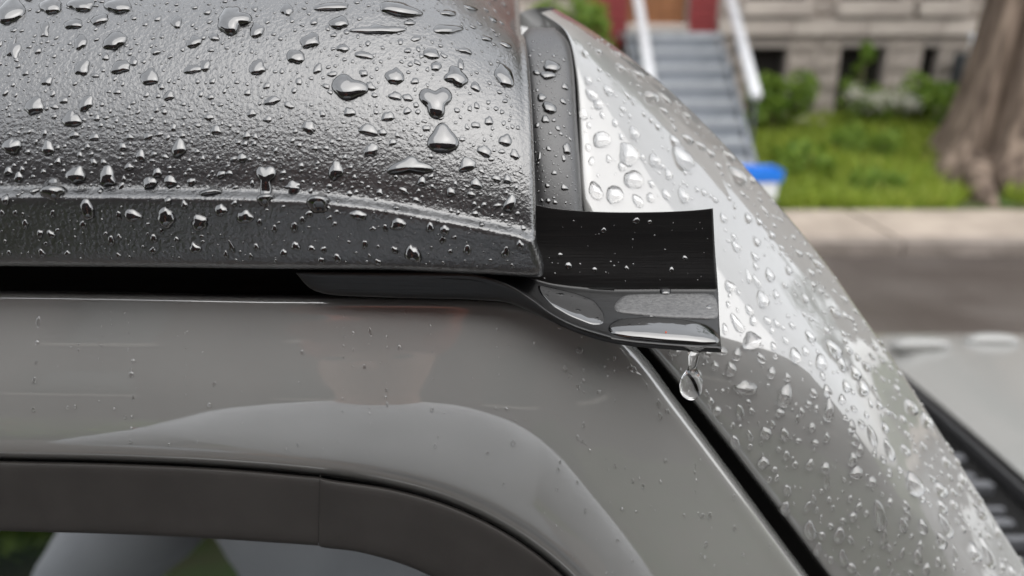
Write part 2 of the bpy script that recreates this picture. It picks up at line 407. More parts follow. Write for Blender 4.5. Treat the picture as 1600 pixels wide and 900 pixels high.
# stones
def stone_mesh(k):
    bm = bmesh.new(); bmesh.ops.create_grid(bm, x_segments=4, y_segments=3, size=.5)
    rr = random.Random(k)
    for v in bm.verts:
        ex = abs(v.co.x) > .49 or abs(v.co.y) > .49
        v.co = Vector((v.co.x, 0 if ex else -rr.uniform(.5, 1.0), v.co.y))
    for f in bm.faces: f.normal_flip() if f.normal.y > 0 else None
    me = bpy.data.meshes.new('stone'); bm.to_mesh(me); bm.free(); me.materials.append(M['stone']); return me
SM = [stone_mesh(k) for k in range(6)]
def stone(x0, x1, z0, z1, parent, proud=.035, m=None):
    o = bpy.data.objects.new('stone', random.choice(SM)); COL.objects.link(o)
    o.location = ((x0+x1)/2, WY+.026, (z0+z1)/2); o.scale = (x1-x0-.012, proud, z1-z0-.012); setpar(o, parent)
z = .22; row = 0
blocked = wins + ups + [(.9, 2.52, 0, 4.0)] + [(2.52, 9, 1.60, 1.80)] + [(h[0]-.06, h[1]+.06, 1.80, 2.02) for h in ups]
while z < 2.6:
    hh = .232 if z < 1.55 else .205
    z1 = z + hh
    if 1.58 < z < 1.79: z = 1.80; continue
    if z < 1.60 < z1: z1 = 1.60
    x = 2.53 - random.uniform(0, .0)
    segs = [(2.53, 8.0), (-1.2, .88)]
    for h in blocked:
        if h[2] < z1-.02 and h[3] > z+.02:
            ns = []
            for s in segs:
                if h[1] <= s[0] or h[0] >= s[1]: ns.append(s); continue
                if h[0] > s[0]: ns.append((s[0], h[0]))
                if h[1] < s[1]: ns.append((h[1], s[1]))
            segs = ns
    for s in segs:
        x = s[0]
        while x < s[1] - .02:
            w = random.uniform(.32, .58); x1 = min(s[1], x + w)
            if s[1] - x1 < .15: x1 = s[1]
            stone(x, x1, z, z1, hs_); x = x1
    z = z1; row += 1
# smooth string course between the floors, in lengths
x = 2.53
while x < 8:
    x1 = x + .92; box('string_course', x+.004, x1-.004, WY-.05, WY+.028, 1.606, 1.794, M['stone_smooth'], hs_, .015); x = x1
for h in ups:
    box('sill', h[0]-.055, h[1]+.055, WY-.1, WY+.16, 1.83, 2.015, M['stone_smooth'], hs_, .02)
# entrance
for (a, c) in ((.92, DX0-.025), (DX1+.025, 2.5)):
    zz = 1.46
    while zz < 4.0:
        box('brick', a, c, WY-.035, WY+.028, zz, zz+.156, M['redpaint'], hs_, .006); zz += .16
dr = box('door', DX0, DX1, WY+.14, WY+.19, 1.74, 3.85, M['doorwood'], hs_)
for (a, c, d, e_) in ((.09, .32, .12, .75), (.39, .62, .12, .75), (.09, .62, .9, 1.9)):
    box('panel', DX0+a, DX0+c, WY+.125, WY+.139, 1.74+d, 1.74+e_, M['doorwood'], dr, .006)
tube('handle', [(DX0+.66, WY+.13, 2.75), (DX0+.66, WY+.08, 2.75), (DX0+.6, WY+.08, 2.75)], .012, M['rim'], dr, 8)
box('threshold', DX0-.02, DX1+.02, WY-.08, WY+.135, 1.66, 1.735, M['stone_smooth'], hs_, .01)

# -- staircase
SX0, SX1 = 1.36, 2.36
st = empty('front_staircase', ((SX0+SX1)/2, 9, .12), 'grey painted front stairs climbing to the red framed door', 'staircase')
NS = 9; RISE = (1.64-.12)/NS; RUN = .25; SY = WY - .12 - .62
box('landing', SX0-.05, SX1+.05, SY-.03, WY-.09, 1.58, 1.645, M['tread'], st, .01)
for k in range(NS-1):
    zt = 1.64 - RISE*(k+1); yb = SY - RUN*k
    t_ = box('step', SX0, SX1, yb-RUN-.025, yb+.005, zt-.04, zt, M['tread'], st, .008)
    box('riser', SX0+.01, SX1-.01, yb-.02, yb, zt+.002, zt+RISE-.042, M['step'], t_)
    box('riser_lower', SX0+.01, SX1-.01, yb-RUN+.0, yb-RUN+.02, zt-RISE, zt-.042, M['step'], t_) if k == NS-2 else None
for x in (SX0-.055, SX1+.01):
    n = NS
    vs_ = [(x, SY, 1.57), (x, SY-RUN*n, 1.57-RISE*n+.03), (x, SY-RUN*n+.3, 1.57-RISE*n+.03), (x, SY, 1.3)]
    vs_ += [(a+.045, b_, c) for (a, b_, c) in vs_]
    mesh_obj('stringer', vs_, [(0, 1, 2, 3), (7, 6, 5, 4), (0, 4, 5, 1), (1, 5, 6, 2), (2, 6, 7, 3), (3, 7, 4, 0)], M['step'], st)
for x in (SX0+.08, SX1+.14):
    p0 = Vector((x, 8.25, 1.02)); p1 = Vector((x, 9.75, 2.12))
    d = (p1-p0).normalized()
    hr = mesh_obj('handrail', *tube_data([p0, p0+d*.03, p1], [.05, .058, .058], 14), M['rail'], st, True)
    for s in (.06, 1.2): 
        q = p0 + d*s
        tube('post', [(q.x, q.y, .12 if s < 1 else .6), (q.x, q.y, q.z-.05)], .018, M['meter'], hr, 8)

# -- tree with furrowed trunk
def make_tree(name, x, y, z0, r0, lean, htrunk, label, groove=True, crown_n=9000, crown_r=2.6, detail=1.0):
    e = empty(name, (x, y, z0), label, 'tree')
    nz, na = 60, 96
    vs_, fs = [], []
    for i in range(nz+1):
        t = i/nz; zz = z0 - .15 + t*htrunk
        zr = max(0, zz - z0)
        r = r0*(0.80 + .45*math.exp(-zr/.28) - .18*t)
        cx = x + lean*zr; cy = y + .02*zr
        for k in range(na):
            a = 2*math.pi*k/na
            q = 1 + .07*math.cos(3*a+1.0) + .06*math.cos(5*a+.5+zr*.4) + .03*math.cos(11*a+zr) + .018*math.cos(23*a - zr*2)
            q += .28*math.exp(-zr/.3)*max(0, math.cos(2.5*a+.6))**2
            if groove:
                ga = -2.25 + .04*zr           # a deep fold between two trunk lobes, facing the street
                dd = (a - ga + math.pi) % (2*math.pi) - math.pi
                q -= .5*math.exp(-(dd/.17)**2)
            vs_.append((cx + r*q*math.cos(a), cy + r*q*math.sin(a), zz))
    for i in range(nz):
        for k in range(na):
            k2 = (k+1) % na; fs.append((i*na+k, i*na+k2, (i+1)*na+k2, (i+1)*na+k))
    tr = mesh_obj('trunk', vs_, fs, M['bark'], e, True)
    top = Vector((x+lean*htrunk, y, z0+htrunk-.2)); tips = []
    for k in range(7):
        a = k*2*math.pi/7 + random.uniform(-.3, .3); l = crown_r*random.uniform(.5, .9)
        tip = top + Vector((math.cos(a)*l, math.sin(a)*l, random.uniform(.8, 2.6)))
        mid = top + (tip-top)*.5 + Vector((0, 0, .35))
        tube('limb', [top - Vector((0, 0, .25)), mid, tip], [r0*.42, r0*.22, r0*.06], M['bark'], e, 8); tips += [mid, tip, (mid+tip)/2]
    cl = [t_ + Vector((random.gauss(0, .6), random.gauss(0, .6), random.gauss(.3, .5))) for t_ in tips for _ in range(2)]
    def fn():
        c = random.choice(cl); v = Vector((random.gauss(0, 1), random.gauss(0, 1), random.gauss(0, .8))).normalized()*random.uniform(.2, .85)
        return c + v
    v, f = leaf_cloud(crown_n, fn, .11)
    mesh_obj('crown', v, f, M['leafdark'], e)
    return e
TX, TY = 5.05, 8.35
tree = make_tree('street_tree', TX, TY, gz(TY, TX)-.02, .56, .09, 5.6, 'thick furrowed trunk of a leaning tree on the grassy bank', True, 4500)
for (pts, rad) in (([(4.75, 8.1, .33), (4.6, 7.75, .27), (4.52, 7.4, .15), (4.5, 7.2, .08)], [.2, .13, .1, .05]), ([(5.2, 7.95, .33), (5.3, 7.6, .22), (5.35, 7.35, .1)], [.2, .12, .05])):
    tube('root', pts, rad, M['bark'], tree, 10)
make_tree('maple_tree', 16.5, 8.0, .3, .25, .0, 3.2, 'young leafy tree further along the street past the thick trunk', False, 7000, 2.6)

# -- planting and small things in the garden
shrub('leafy_shrub', .66, 9.1, .5, .95, 3000, .055, 'tall light green shrub beside the foot of the stairs', z0=.3, clumps=26)
shrub('round_shrub', 3.05, 9.3, .42, .33, 1300, .05, 'low bushy green shrub beside the stair handrail')
shrub('climbing_plant', 4.2, 9.95, .16, .55, 420, .05, 'thin green climbing plant in front of a basement window', cat='plant', clumps=7)
shrub('flowering_shrub', 4.35, 9.6, .5, .18, 500, .045, 'low shrub with pale cream flower heads under basement window', cat='shrub', flowers=(M['petal'], 12, .13), ry=.2)
shrub('fern_clump', 5.9, 9.4, .5, .34, 1100, .06, 'dark green leafy clump growing behind the tree trunk')
shrub('weed_clump', 5.0, 9.35, .4, .33, 900, .055, 'green weeds growing between flower heads and the tree trunk', cat='plant')
for i, (x, y, r, h, lb) in enumerate([(2.95, 8.1, .3, .13, 'low spreading ground plant near the blue tub'), (3.8, 8.6, .34, .14, 'low leafy ground plant in the middle of the bank'),
                                     (3.5, 7.6, .25, .11, 'low yellow green plant above the pavement edge'), (5.6, 7.45, .3, .14, 'broad leafed ground plant below the tree roots')]):
    shrub('ground_plant', x, y, r, h, 420, .05, lb, cat='plant', group='low plants on the garden bank')
rk = [(3.55, 9.75, .14), (3.75, 9.7, .1), (4.75, 9.75, .13), (4.95, 9.8, .1)]
for (x, y, r) in rk:
    bm = bmesh.new(); bmesh.ops.create_icosphere(bm, subdivisions=2, radius=r)
    for v in bm.verts: v.co = v.co*random.uniform(.86, 1.12); v.co.z *= .6
    me = bpy.data.meshes.new('rock'); bm.to_mesh(me); bm.free(); me.materials.append(M['rock'])
    o = bpy.data.objects.new('garden_rock', me); COL.objects.link(o); o.location = (x, y, gz(y, x)+r*.35)
    tag(o, 'pale rough rock lying at the foot of the stone wall', 'rock', 'pale rocks along the house wall')
# blue tub
bx_, by_, bz_ = 2.30, 7.3, gz(7.3, 2.3)
tb = empty('recycling_tub', (bx_, by_, bz_), 'bright blue open plastic recycling tub on grass by the pavement', 'tub')
def rect_loft(rings, closed_bottom=True):
    vs_, fs = [], []
    for (hx, hy, zz, r) in rings:
        n = 6
        for (sx, sy, a0) in ((1, 1, 0), (-1, 1, 90), (-1, -1, 180), (1, -1, 270)):
            for k in range(n):
                a = math.radians(a0 + 90*k/(n-1)); vs_.append((bx_+sx*(hx-r)+r*math.cos(a), by_+sy*(hy-r)+r*math.sin(a), bz_+zz))
    m_ = 24
    for i in range(len(rings)-1):
        for k in range(m_): fs.append((i*m_+k, i*m_+(k+1) % m_, (i+1)*m_+(k+1) % m_, (i+1)*m_+k))
    if closed_bottom: fs.append(tuple(range(m_))[::-1])
    fs.append(tuple((len(rings)-1)*m_+k for k in range(m_)))
    return vs_, fs
v, f = rect_loft([(.135, .12, -.02, .03), (.165, .15, .33, .03), (.155, .14, .33, .03), (.13, .115, .03, .03)]); mesh_obj('tub_body', v, f, M['blue'], tb)
v, f = rect_loft([(.166, .151, .25, .03), (.18, .165, .25, .035), (.185, .17, .35, .035), (.17, .155, .355, .035), (.15, .135, .30, .03)]); f = f[:-2]; mesh_obj('tub_rim', v, f, M['blue'], tb)
mesh_obj('white_label', [(bx_-.09, by_-.1315, bz_+.04), (bx_+.13, by_-.1315, bz_+.04), (bx_+.14, by_-.1505, bz_+.24), (bx_-.09, by_-.1505, bz_+.24)], [(0, 1, 2, 3)], M['white'], tb)
# gas meter
gm = empty('gas_meter', (5.55, WY-.2, .5), 'dark gas meter on a pipe against the stone wall', 'meter')
box('meter_case', 5.44, 5.66, WY-.3, WY-.08, 1.05, 1.4, M['meter'], gm, .03)
tube('pipe', [(5.5, WY-.15, .4), (5.5, WY-.15, 1.1)], .03, M['meter'], gm, 8)
tube('inlet_pipe', [(5.6, WY-.15, 1.38), (5.6, WY-.15, 1.62), (5.6, WY+.02, 1.62)], .025, M['rail'], gm, 8)

# -- houses and planting behind the camera (they show in the paint and the glass)
bh = empty('brick_house', (0, -6.5, 0), 'long red brick row house behind the near pavement', 'house')
bw = []
for k in range(-7, 8):
    for zz in (1.2, 4.3): bw.append((k*2.4+.5, k*2.4+1.6, zz, zz+1.8))
wall_with_holes('wall', -18, 19, -6.5, -6.75, 0, 7.2, bw, M['brick'], bh)
for h in bw:
    w = box('window', h[0], h[1], -6.74, -6.7, h[2], h[3], M['dark'], bh)
    box('sill', h[0]-.06, h[1]+.06, -6.6, -6.42, h[2]-.12, h[2]-.005, M['stone_smooth'], w)
box('cornice', -18.1, 19.1, -6.7, -6.3, 7.2, 7.55, M['stone_smooth'], bh, .03)
shrub('garden_bush', -2.1, -3.0, .75, .4, 2600, .06, 'leafy green bush with red flowers beside the near pavement', z0=0.0, flowers=(M['redpetal'], 14, .1))
shrub('hedge_bush', .8, -3.6, .8, .45, 2200, .06, 'plain dark green bush behind the near pavement', m=M['leafdark'], z0=0.0)

# ================================================================== THE VEHICLE
car = empty('off_road_vehicle', (.3, .95, 0), 'wet grey beige off road vehicle with textured black roof panel', 'car')

# -- door frame: a band between its outer edge (roof side / pillar gap) and its inner edge (window side)
OUT = [(-1500, 452), (-700, 454), (-150, 456), (0, 457), (200, 460), (400, 464), (600, 466), (780, 470), (870, 484), (935, 509), (993, 556), (1058, 640), (1150, 762), (1253, 900), (1360, 1043)]
INN = [(-1500, 690), (-700, 702), (-150, 713), (0, 717), (180, 721), (350, 729), (500, 742), (610, 760), (690, 782), (752, 808), (802, 836), (845, 866), (885, 900), (935, 952), (990, 1025)]
VPROF = [(-.03, .2330), (-.004, .2215), (.012, .2194), (.10, .2174), (.22, .2150), (.38, .2121), (.55, .2096), (.72, .2081), (.86, .2074), (.93, .2077), (.975, .2092), (1.0, .2125), (1.01, .218)]
ctrl = []
for (o_, i_) in zip(OUT, INN):
    o_ = np.array(o_, float); i_ = np.array(i_, float); r = []
    for (v, Y) in VPROF:
        p = o_ + (i_-o_)*v; r.append(V3(p[0], p[1], Y))
    ctrl.append(r)
DG = surf(np.array(ctrl), 8, 5)
door = grid_obj('door', DG, M['paint'], car, True)
door_bvh = bvh_of(DG)
# reveal between the painted frame and the window strip
gap = []
for i_ in INN:
    gap.append([V3(i_[0], i_[1]-6, .2150), V3(i_[0]-2, i_[1]+8, .2155)])
grid_obj('shut_line', surf(np.array(gap), 6, 2), M['void'], door, True)
# window strip (two pieces)
def edge_y(tab, x): return float(np.interp(x, [a for a, _ in tab], [b_ for _, b_ in tab]))
LOW = [(-1500, 795), (-700, 808), (-150, 823), (0, 829), (200, 835), (400, 845), (490, 851), (545, 858), (600, 871), (650, 889), (700, 915), (745, 948), (790, 990), (830, 1040)]
def strip(i0, i1, dY, name, inset=0):
    rows = []
    for k in range(i0, i1+1):
        a = np.array(INN[k], float) + np.array([-1, 3.0]); c = np.array(LOW_AT[k], float); r = []
        for (v, Y) in ((0, .2135), (.015, .2096), (.05, .2088), (.3, .2080), (.6, .2074), (.93, .2069), (.985, .2074), (1, .2095), (1.005, .2135)):
            p = a + (c-a)*v; r.append(V3(p[0], p[1], Y+dY))
        rows.append(r)
    if inset: rows[0] = (np.array(rows[0]) + np.array([inset, 0, 0])); rows = [np.array(rows[0]) + np.array([-.0001, .002, 0])] + [np.array(q) for q in rows]
    return grid_obj(name, surf(np.array(rows), 8, 4), M['strip'], door, True)
LOW_AT = [(-1500, 795), (-700, 808), (-150, 823), (0, 829), (180, 834), (345, 842), (497, 852), (560, 862), (620, 878), (665, 896), (705, 918), (740, 944), (770, 972), (805, 1012), (840, 1060)]
s1 = strip(0, 6, 0, 'window_strip')
s2 = strip(6, 14, -.0002, 'window_strip_corner', .0002); s2['label'] = 'curved corner piece of the window strip'
# window glass
rows = []
for k in range(0, 15):
    c = np.array(LOW_AT[k], float); rows.append([V3(c[0]-4, c[1]-14, .2145), V3(c[0]-60-k*4, c[1]+120, .2120), V3(c[0]-140-k*10, c[1]+420, .208), V3(c[0]-220-k*14, c[1]+900, .203)])
GG = surf(np.array(rows), 3, 3)
win = grid_obj('window_glass', GG, M['glasswin'], door, True)
# body below and behind, for what the near view does not show
bodyp = box('body_side', -1.6, .62, .12, 1.78, .55, 1.12, M['paint'], car, .05)
interior = box('cabin_lining', -1.5, .0, .31, 1.6, 1.1, 1.60, M['void'], car, .03)

# -- roof panel: stations along the edge, each a section from underside over skirt, crease and curved side to the top
CRE = [(-1500, 300), (-800, 299), (-300, 299), (0, 299), (250, 301), (400, 304), (500, 309), (600, 321), (700, 339), (780, 355), (812, 362), (826, 368)]
LIP = [(-1500, 412), (-800, 413), (-300, 414), (0, 415), (250, 417), (400, 419), (500, 420), (600, 421), (700, 425), (780, 429), (820, 432), (838, 432)]
def roof_section(i, dYall=0.0, dx=0.0, shrink=0.0):
    (cx, cy), (lx, ly) = CRE[i], LIP[i]
    r = []
    def add(px, py, Y): r.append(V3(px+dx, py, Y+dYall))
    add(lx, ly-10, .232); add(lx, ly-1, .2120); add(lx, ly+1-shrink, .2078); add(lx, ly-3-shrink, .2052); add(lx, ly-12-shrink, .2042)
    add(lx*.5+cx*.5, ly*.5+cy*.5, .2036); add(cx, cy+14, .2031); add(cx, cy+8, .2034); add(cx, cy+4, .2041); add(cx, cy, .2051); add(cx, cy-4, .2060); 
    # curved side wall, integrated in the section plane
    p = V3(cx+dx, cy-8.5, .2066 + dYall)
    n = 15; s = .0062
    e = max(0, (cx - 560)/266.0)                  # 0..1 towards the front corner
    for k in range(n+5):
        t = k/(n-1.0)
        al = math.radians(12 + 55*min(t, 1.0)**.9 + 15*max(0, t-1) + 15*e*e*t)
        if k > 0:
            p = p + np.array([0, math.sin(al)*s, math.cos(al)*s*(1 - .16*e*e*t)])
            p[0] -= .00016*s/.0062*(1 if cx > 500 else (cx-100)/400 if cx > 100 else 0)
        r.append(p.copy())
    for k in range(4):
        p = p + np.array([0, .10, .012 - .004*k]); r.append(p.copy())
    return r
ctrl = [roof_section(i) for i in range(len(CRE))]
# front end: rolls round into an end face
last = np.array(ctrl[-1])
inw = np.zeros_like(last); inw[:, 1] = 1
def endrow(dxm, dym, dz=0):
    c = last.mean(axis=0); q = last.copy(); q[:, 0] += dxm; q[:, 1] += dym; q[:, 2] += dz
    return q
ctrl += [endrow(.0012, .0006), endrow(.0020, .0026), endrow(.0022, .0070, -.0004), endrow(.0018, .016, -.0008)]
RG = surf(np.array(ctrl), [6, 6, 6, 8, 8, 8, 8, 8, 8, 6, 5, 3, 3, 3, 3], 4)
roof = grid_obj('roof_panel', RG, M['roof'], car, False)
roof_bvh = bvh_of(RG)
# rubber seal in the dark gap between roof and door, and the channel above the pillar gap
rows = [[V3(x, 410, .2330), V3(x, 440, .2290), V3(x, 452, .2262), V3(x, 466, .2285), V3(x, 490, .2345)] for x in (-1500, -500, 0, 400, 800, 960)]
grid_obj('door_seal', surf(np.array(rows), 8, 5), M['void'], car, True)
rows = []
for (x, y) in ((820, 440), (900, 470), (970, 520), (1022, 560), (1072, 622), (1163, 745), (1268, 885), (1380, 1040)):
    rows.append([V3(x-70, y+40, .244), V3(x-20, y+10, .2425), V3(x+30, y-10, .2425), V3(x+80, y-40, .250)])
grid_obj('pillar_gap_seal', surf(np.array(rows), 6, 4), M['void'], car, True)

# -- windscreen frame (pillar and corner)
PB = [(845, 20), (884, 50), (899, 110), (905, 200), (909, 300), (928, 400), (962, 480), (1018, 545), (1097, 640), (1193, 762), (1298, 900), (1412, 1050), (1590, 1280)]
PG = [(868, 14), (925, 48), (1012, 112), (1105, 198), (1200, 302), (1283, 402), (1343, 487), (1388, 550), (1446, 640), (1523, 762), (1610, 900), (1705, 1050), (1850, 1280)]
YB = [.325, .300, .280, .2635, .2515, .2425, .2372, .2335, .2316, .2300, .2290, .2283, .227]
YG = [.352, .338, .329, .319, .309, .300, .2925, .2875, .2845, .2820, .2800, .2785, .276]
FP = [(-.03, -1.5), (-.018, -.7), (-.008, -.18), (.0, -.05), (.012, -.01), (.05, .0), (.15, .03), (.30, .085), (.45, .165), (.60, .275), (.72, .40), (.79, .50), (.84, .575), (.90, .70), (.955, .84), (1.0, 1.0)]
ctrl = []
for i in range(len(PB)):
    b_ = np.array(PB[i], float); g_ = np.array(PG[i], float); r = []
    wl = min(1, max(0, (i-4)/4.0))                # lower down the side stays flatter before it turns at the ridge
    for (f_, q) in FP:
        p = b_ + (g_-b_)*f_
        if q > 0: q = q*(1-wl) + wl*float(np.interp(f_, [.05, .15, .30, .45, .60, .72, .79, .84, .90, .955, 1.0], [0, .012, .036, .075, .14, .245, .37, .48, .65, .82, 1.0]))
        Y = YB[i] + (YG[i]-YB[i])*q if q >= 0 else YB[i] - q*.014
        r.append(V3(p[0], p[1], Y))
    e = r[-1]
    for (ddx, ddy, ddz) in ((-.002, .012, .001), (-.012, .028, .0), (-.024, .034, -.006)):
        r.append(e + np.array([ddx, ddy, ddz]))
    ctrl.append(r)
PGD = surf(np.array(ctrl), 7, 5)
frame = grid_obj('windscreen_frame', PGD, M['paint'], car, False)
pillar_bvh = bvh_of(PGD)
hd = [[V3(868, 20, .33), V3(868, 40, .34), V3(868, 70, .345)], [np.array([.02, 1.5, H+.005]), np.array([.03, 1.5, H-.01]), np.array([.04, 1.5, H-.04])]]
tube('header_rail', [(.0, .36, H-.03), (.0, .9, H-.012), (.0, 1.5, H-.03)], .03, M['paint'], car, 16)
mesh_obj('windscreen_glass', [(.085, .34, H-.08), (.085, 1.5, H-.08), (.44, 1.5, 1.17), (.44, .34, 1.17)], [(0, 1, 2, 3)], M['glasswin'], car)

# -- grey rubber corner seal between roof end and pillar
SL = [(829, 44), (819, 62), (818, 100), (821, 180), (826, 260), (833, 340), (842, 420)]
SR = [(866, 44), (885, 66), (893, 105), (899, 190), (904, 262), (909, 340), (918, 420)]
SYY = [.292, .280, .2685, .2540, .2440, .2370, .233]
ctrl = []
for i in range(len(SL)):
    a = np.array(SL[i], float); c = np.array(SR[i], float); r = []
    for (f_, dy) in ((-.10, .016), (-.05, .008), (0, .004), (.06, .0012), (.2, -.0004), (.45, -.0008), (.7, -.0004), (.88, .0006), (.96, .0020), (1.0, .0042), (1.03, .009), (1.05, .02)):
        p = a + (c-a)*f_; r.append(V3(p[0], p[1], SYY[i]+dy))
    ctrl.append(r)
c0 = np.array(ctrl[0]); top1 = c0.copy(); top1[:, 1] += .006; top1[:, 2] -= .0002; top2 = c0.copy(); top2[:, 1] += .02; top2[:, 2] -= .006
SG = surf(np.array([top2, top1] + ctrl), 6, 5)
seal = grid_obj('corner_seal', SG, M['seal'], car, True)
seal_bvh = bvh_of(SG)

# -- hood, cowl
def crown_grid(x0, x1, y0, y1, z, nx=24, ny=24, crown=.02):
    g = []
    for i in range(nx+1):
        x = x0 + (x1-x0)*i/nx; r = []
        for j in range(ny+1):
            y = y0 + (y1-y0)*j/ny; u = 2*j/ny - 1; t = i/nx
            zz = z - crown*u*u - .05*abs(u)**12 - .05*t*t - .02*max(0, 1-t*14)**2
            r.append((x, y, zz))
        g.append(r)
    return np.array(g)
HG = crown_grid(.672, 1.95, .42, 1.50, 1.178)
hood = grid_obj('hood', HG, M['hood'], car, False)
def blob(name, c, sx, sy, sz, m, parent, n=3):
    bm = bmesh.new(); bmesh.ops.create_icosphere(bm, subdivisions=n, radius=1)
    for v in bm.verts:
        v.co = Vector((math.copysign(abs(v.co.x)**.7, v.co.x)*sx, math.copysign(abs(v.co.y)**.8, v.co.y)*sy, v.co.z*sz))
    me = bpy.data.meshes.new(name); bm.to_mesh(me); bm.free(); me.materials.append(m)
    me.polygons.foreach_set('use_smooth', [True]*len(me.polygons))
    o = bpy.data.objects.new(name, me); COL.objects.link(o); o.location = c; setpar(o, parent); return o
blob('washer_nozzle', (.735, 1.315, 1.172), .055, .016, .016, M['hood'], hood)
blob('hood_bumper', (.985, 1.29, 1.162), .045, .018, .018, M['void'], hood)
blob('hood_bracket', (.885, 1.35, 1.165), .05, .018, .018, M['hood'], hood)
cowl = box('cowl', .40, .668, .36, 1.50, 1.08, 1.128, M['void'], car, .01)
for k in range(42):
    y = .44 + k*.0245
    y += random.uniform(-.005, .005); xm = random.uniform(.53, .6); dz_ = random.uniform(-.004, .006)
    box('cowl_rib', .475+random.uniform(0, .02), xm, y, y+random.uniform(.008, .018), 1.127, 1.141+dz_, M['rib'], cowl, .004)
    if k % 3: box('cowl_rib', xm+.012, .65-random.uniform(0, .03), y+.004, y+.004+random.uniform(.008, .018), 1.127, 1.141-dz_, M['rib'], cowl, .004)
box('cowl_edge', .6625, .671, .40, 1.49, 1.129, 1.150, M['seal'], cowl, .004)
box('engine_bay_side', .63, 1.9, .40, 1.52, .5, 1.07, M['paint'], car, .04)
for (x, y) in ((1.45, .22), (1.45, 1.62), (-1.0, .22), (-1.0, 1.62)):
    w = bpy.data.objects.new('wheel', None); COL.objects.link(w); w.location = (x, y, .38); setpar(w, car); w.location = (x, y, .38)
    tv, tf = [], []
    prof = [(.20, -.11), (.34, -.12), (.375, -.09), (.38, 0), (.375, .09), (.34, .12), (.20, .11)]
    for k in range(32):
        a = 2*math.pi*k/32
        for (r, d) in prof: tv.append((x + r*math.cos(a), y + d, .38 + r*math.sin(a)))
    for k in range(32):
        for j in range(6):
            k2 = (k+1) % 32; tf.append((k*7+j, k*7+j+1, k2*7+j+1, k2*7+j))
    mesh_obj('tyre', tv, tf, M['tyre'], w, True)
    tube('rim', [(x, y-.1, .38), (x, y+.1, .38)], .205, M['rim'], w, 24)

# -- gutter extension (clips into the roof gutter and carries water past the pillar)
gut = empty('rain_gutter_extension', tuple(V3(1000, 500, .215)), 'black plastic rain gutter extension spilling water past the windscreen pillar', 'gutter')
RIM = [(690, 426), (745, 430), (795, 446), (830, 468), (862, 491), (900, 510), (955, 527), (1035, 536.5), (1085, 540), (1127, 542)]
FBK = [(690, 420), (745, 424), (795, 430), (830, 438), (862, 446), (900, 451), (955, 455), (1035, 455), (1085, 455), (1122, 455)]
WTP = [(690, 322), (745, 320), (795, 316), (832, 319), (862, 325), (900, 329), (955, 331.5), (1035, 331), (1085, 328.5), (1114, 325.5)]
YR = [.2100, .2098, .2090, .2080, .2068, .2056, .2044, .2034, .2030, .2028]
ctrl = []
for i in range(len(RIM)):
    a = V3(*RIM[i], YR[i]); c = V3(*FBK[i], .2262); t_ = V3(*WTP[i], .2318)
    dip = np.array([0, 0, -.0010])
    r = [a + np.array([0, -.0003, -.0016]), a + np.array([0, -.0004, -.0006]), a, a + (c-a)*.05 + np.array([0, 0, -.0004]), a + (c-a)*.3 + dip, a + (c-a)*.65 + dip*.7, a + (c-a)*.9, c + np.array([0, .0002, .0004]), c + (t_-c)*.07, c + (t_-c)*.16, c + (t_-c)*.5 + np.array([0, .0006, 0]), c + (t_-c)*.97, t_]
    ctrl.append(r)
TG = surf(np.array(ctrl), 6, 5)
trough = grid_obj('trough', TG, M['gutter'], gut, True)
sm = trough.modifiers.new('thickness', 'SOLIDIFY'); sm.thickness = .0017; sm.offset = -1
gut_bvh = bvh_of(TG)
RT = [(462, 426), (475, 425.5), (520, 426), (600, 427), (690, 427.5), (745, 430), (795, 446), (830, 468), (862, 491), (900, 510), (955, 527)]
RB = [(464, 428), (478, 445), (505, 458), (600, 464), (690, 466), (745, 468), (795, 473), (830, 487), (862, 503), (900, 518), (955, 532)]
ctrl = []
for i in range(len(RT)):
    Y = float(np.interp(RT[i][0], [460, 745, 955], [.2108, .2098, .2044])) - .0006
    a = V3(*RT[i], Y); c = V3(*RB[i], Y + .0009)
    ctrl.append([a + np.array([0, .0025, .0002]), a + np.array([0, .0006, .0002]), a, a + (c-a)*.5 + np.array([0, -.0003, 0]), c, c + np.array([0, .0008, -.0002]), c + np.array([0, .003, 0])])
grid_obj('outer_lip', surf(np.array(ctrl), 6, 4), M['gutter'], gut, True)

def patch(name, poly, bvh, h, m, parent=None, prof=4.0, rings=7, seg=48, eps=.00012, rough=0.0, up=None):
    """a raised patch lying on a surface, outlined by a polygon of sight lines"""
    cx, cy = np.mean(poly, axis=0)
    P = np.array(poly + poly[:1], float); d = np.concatenate([[0], np.cumsum(np.linalg.norm(np.diff(P, axis=0), axis=1))])
    loop = np.array([[np.interp(t, d, P[:, 0]), np.interp(t, d, P[:, 1])] for t in np.linspace(0, d[-1], seg, endpoint=False)])
    for _ in range(2): loop = (np.roll(loop, 1, 0) + 2*loop + np.roll(loop, -1, 0))/4
    vs_, fs = [], []
    C = Vector((0, 0, H))
    for i in range(rings+1):
        r = math.sin(math.pi/2*i/rings) if i else 0
        for k in range(seg if i else 1):
            q = np.array([cx, cy]) + (loop[k]-np.array([cx, cy]))*r
            hit, n, _, _ = bvh.ray_cast(C, ray_dir(*q))
            if hit is None: hit = Vector(V3(q[0], q[1], .215)); n = Vector((0, -.3, .95))
            if n.dot(ray_dir(*q)) > 0: n = -n
            if up is not None: n = Vector(up)
            hh = h*max(0, 1-r**prof)**.5 - (eps if r > .999 else 0)
            vs_.append(hit + n*hh)
    for k in range(seg): fs.append((0, 1+k, 1+(k+1) % seg))
    for i in range(1, rings):
        a, b_ = 1+(i-1)*seg, 1+i*seg
        for k in range(seg): k2 = (k+1) % seg; fs.append((a+k, b_+k, b_+k2, a+k2))
    o = mesh_obj(name, vs_, [q[::-1] for q in fs], m, parent, True, origin=np.mean(vs_, axis=0) if parent is None else None)
    return o
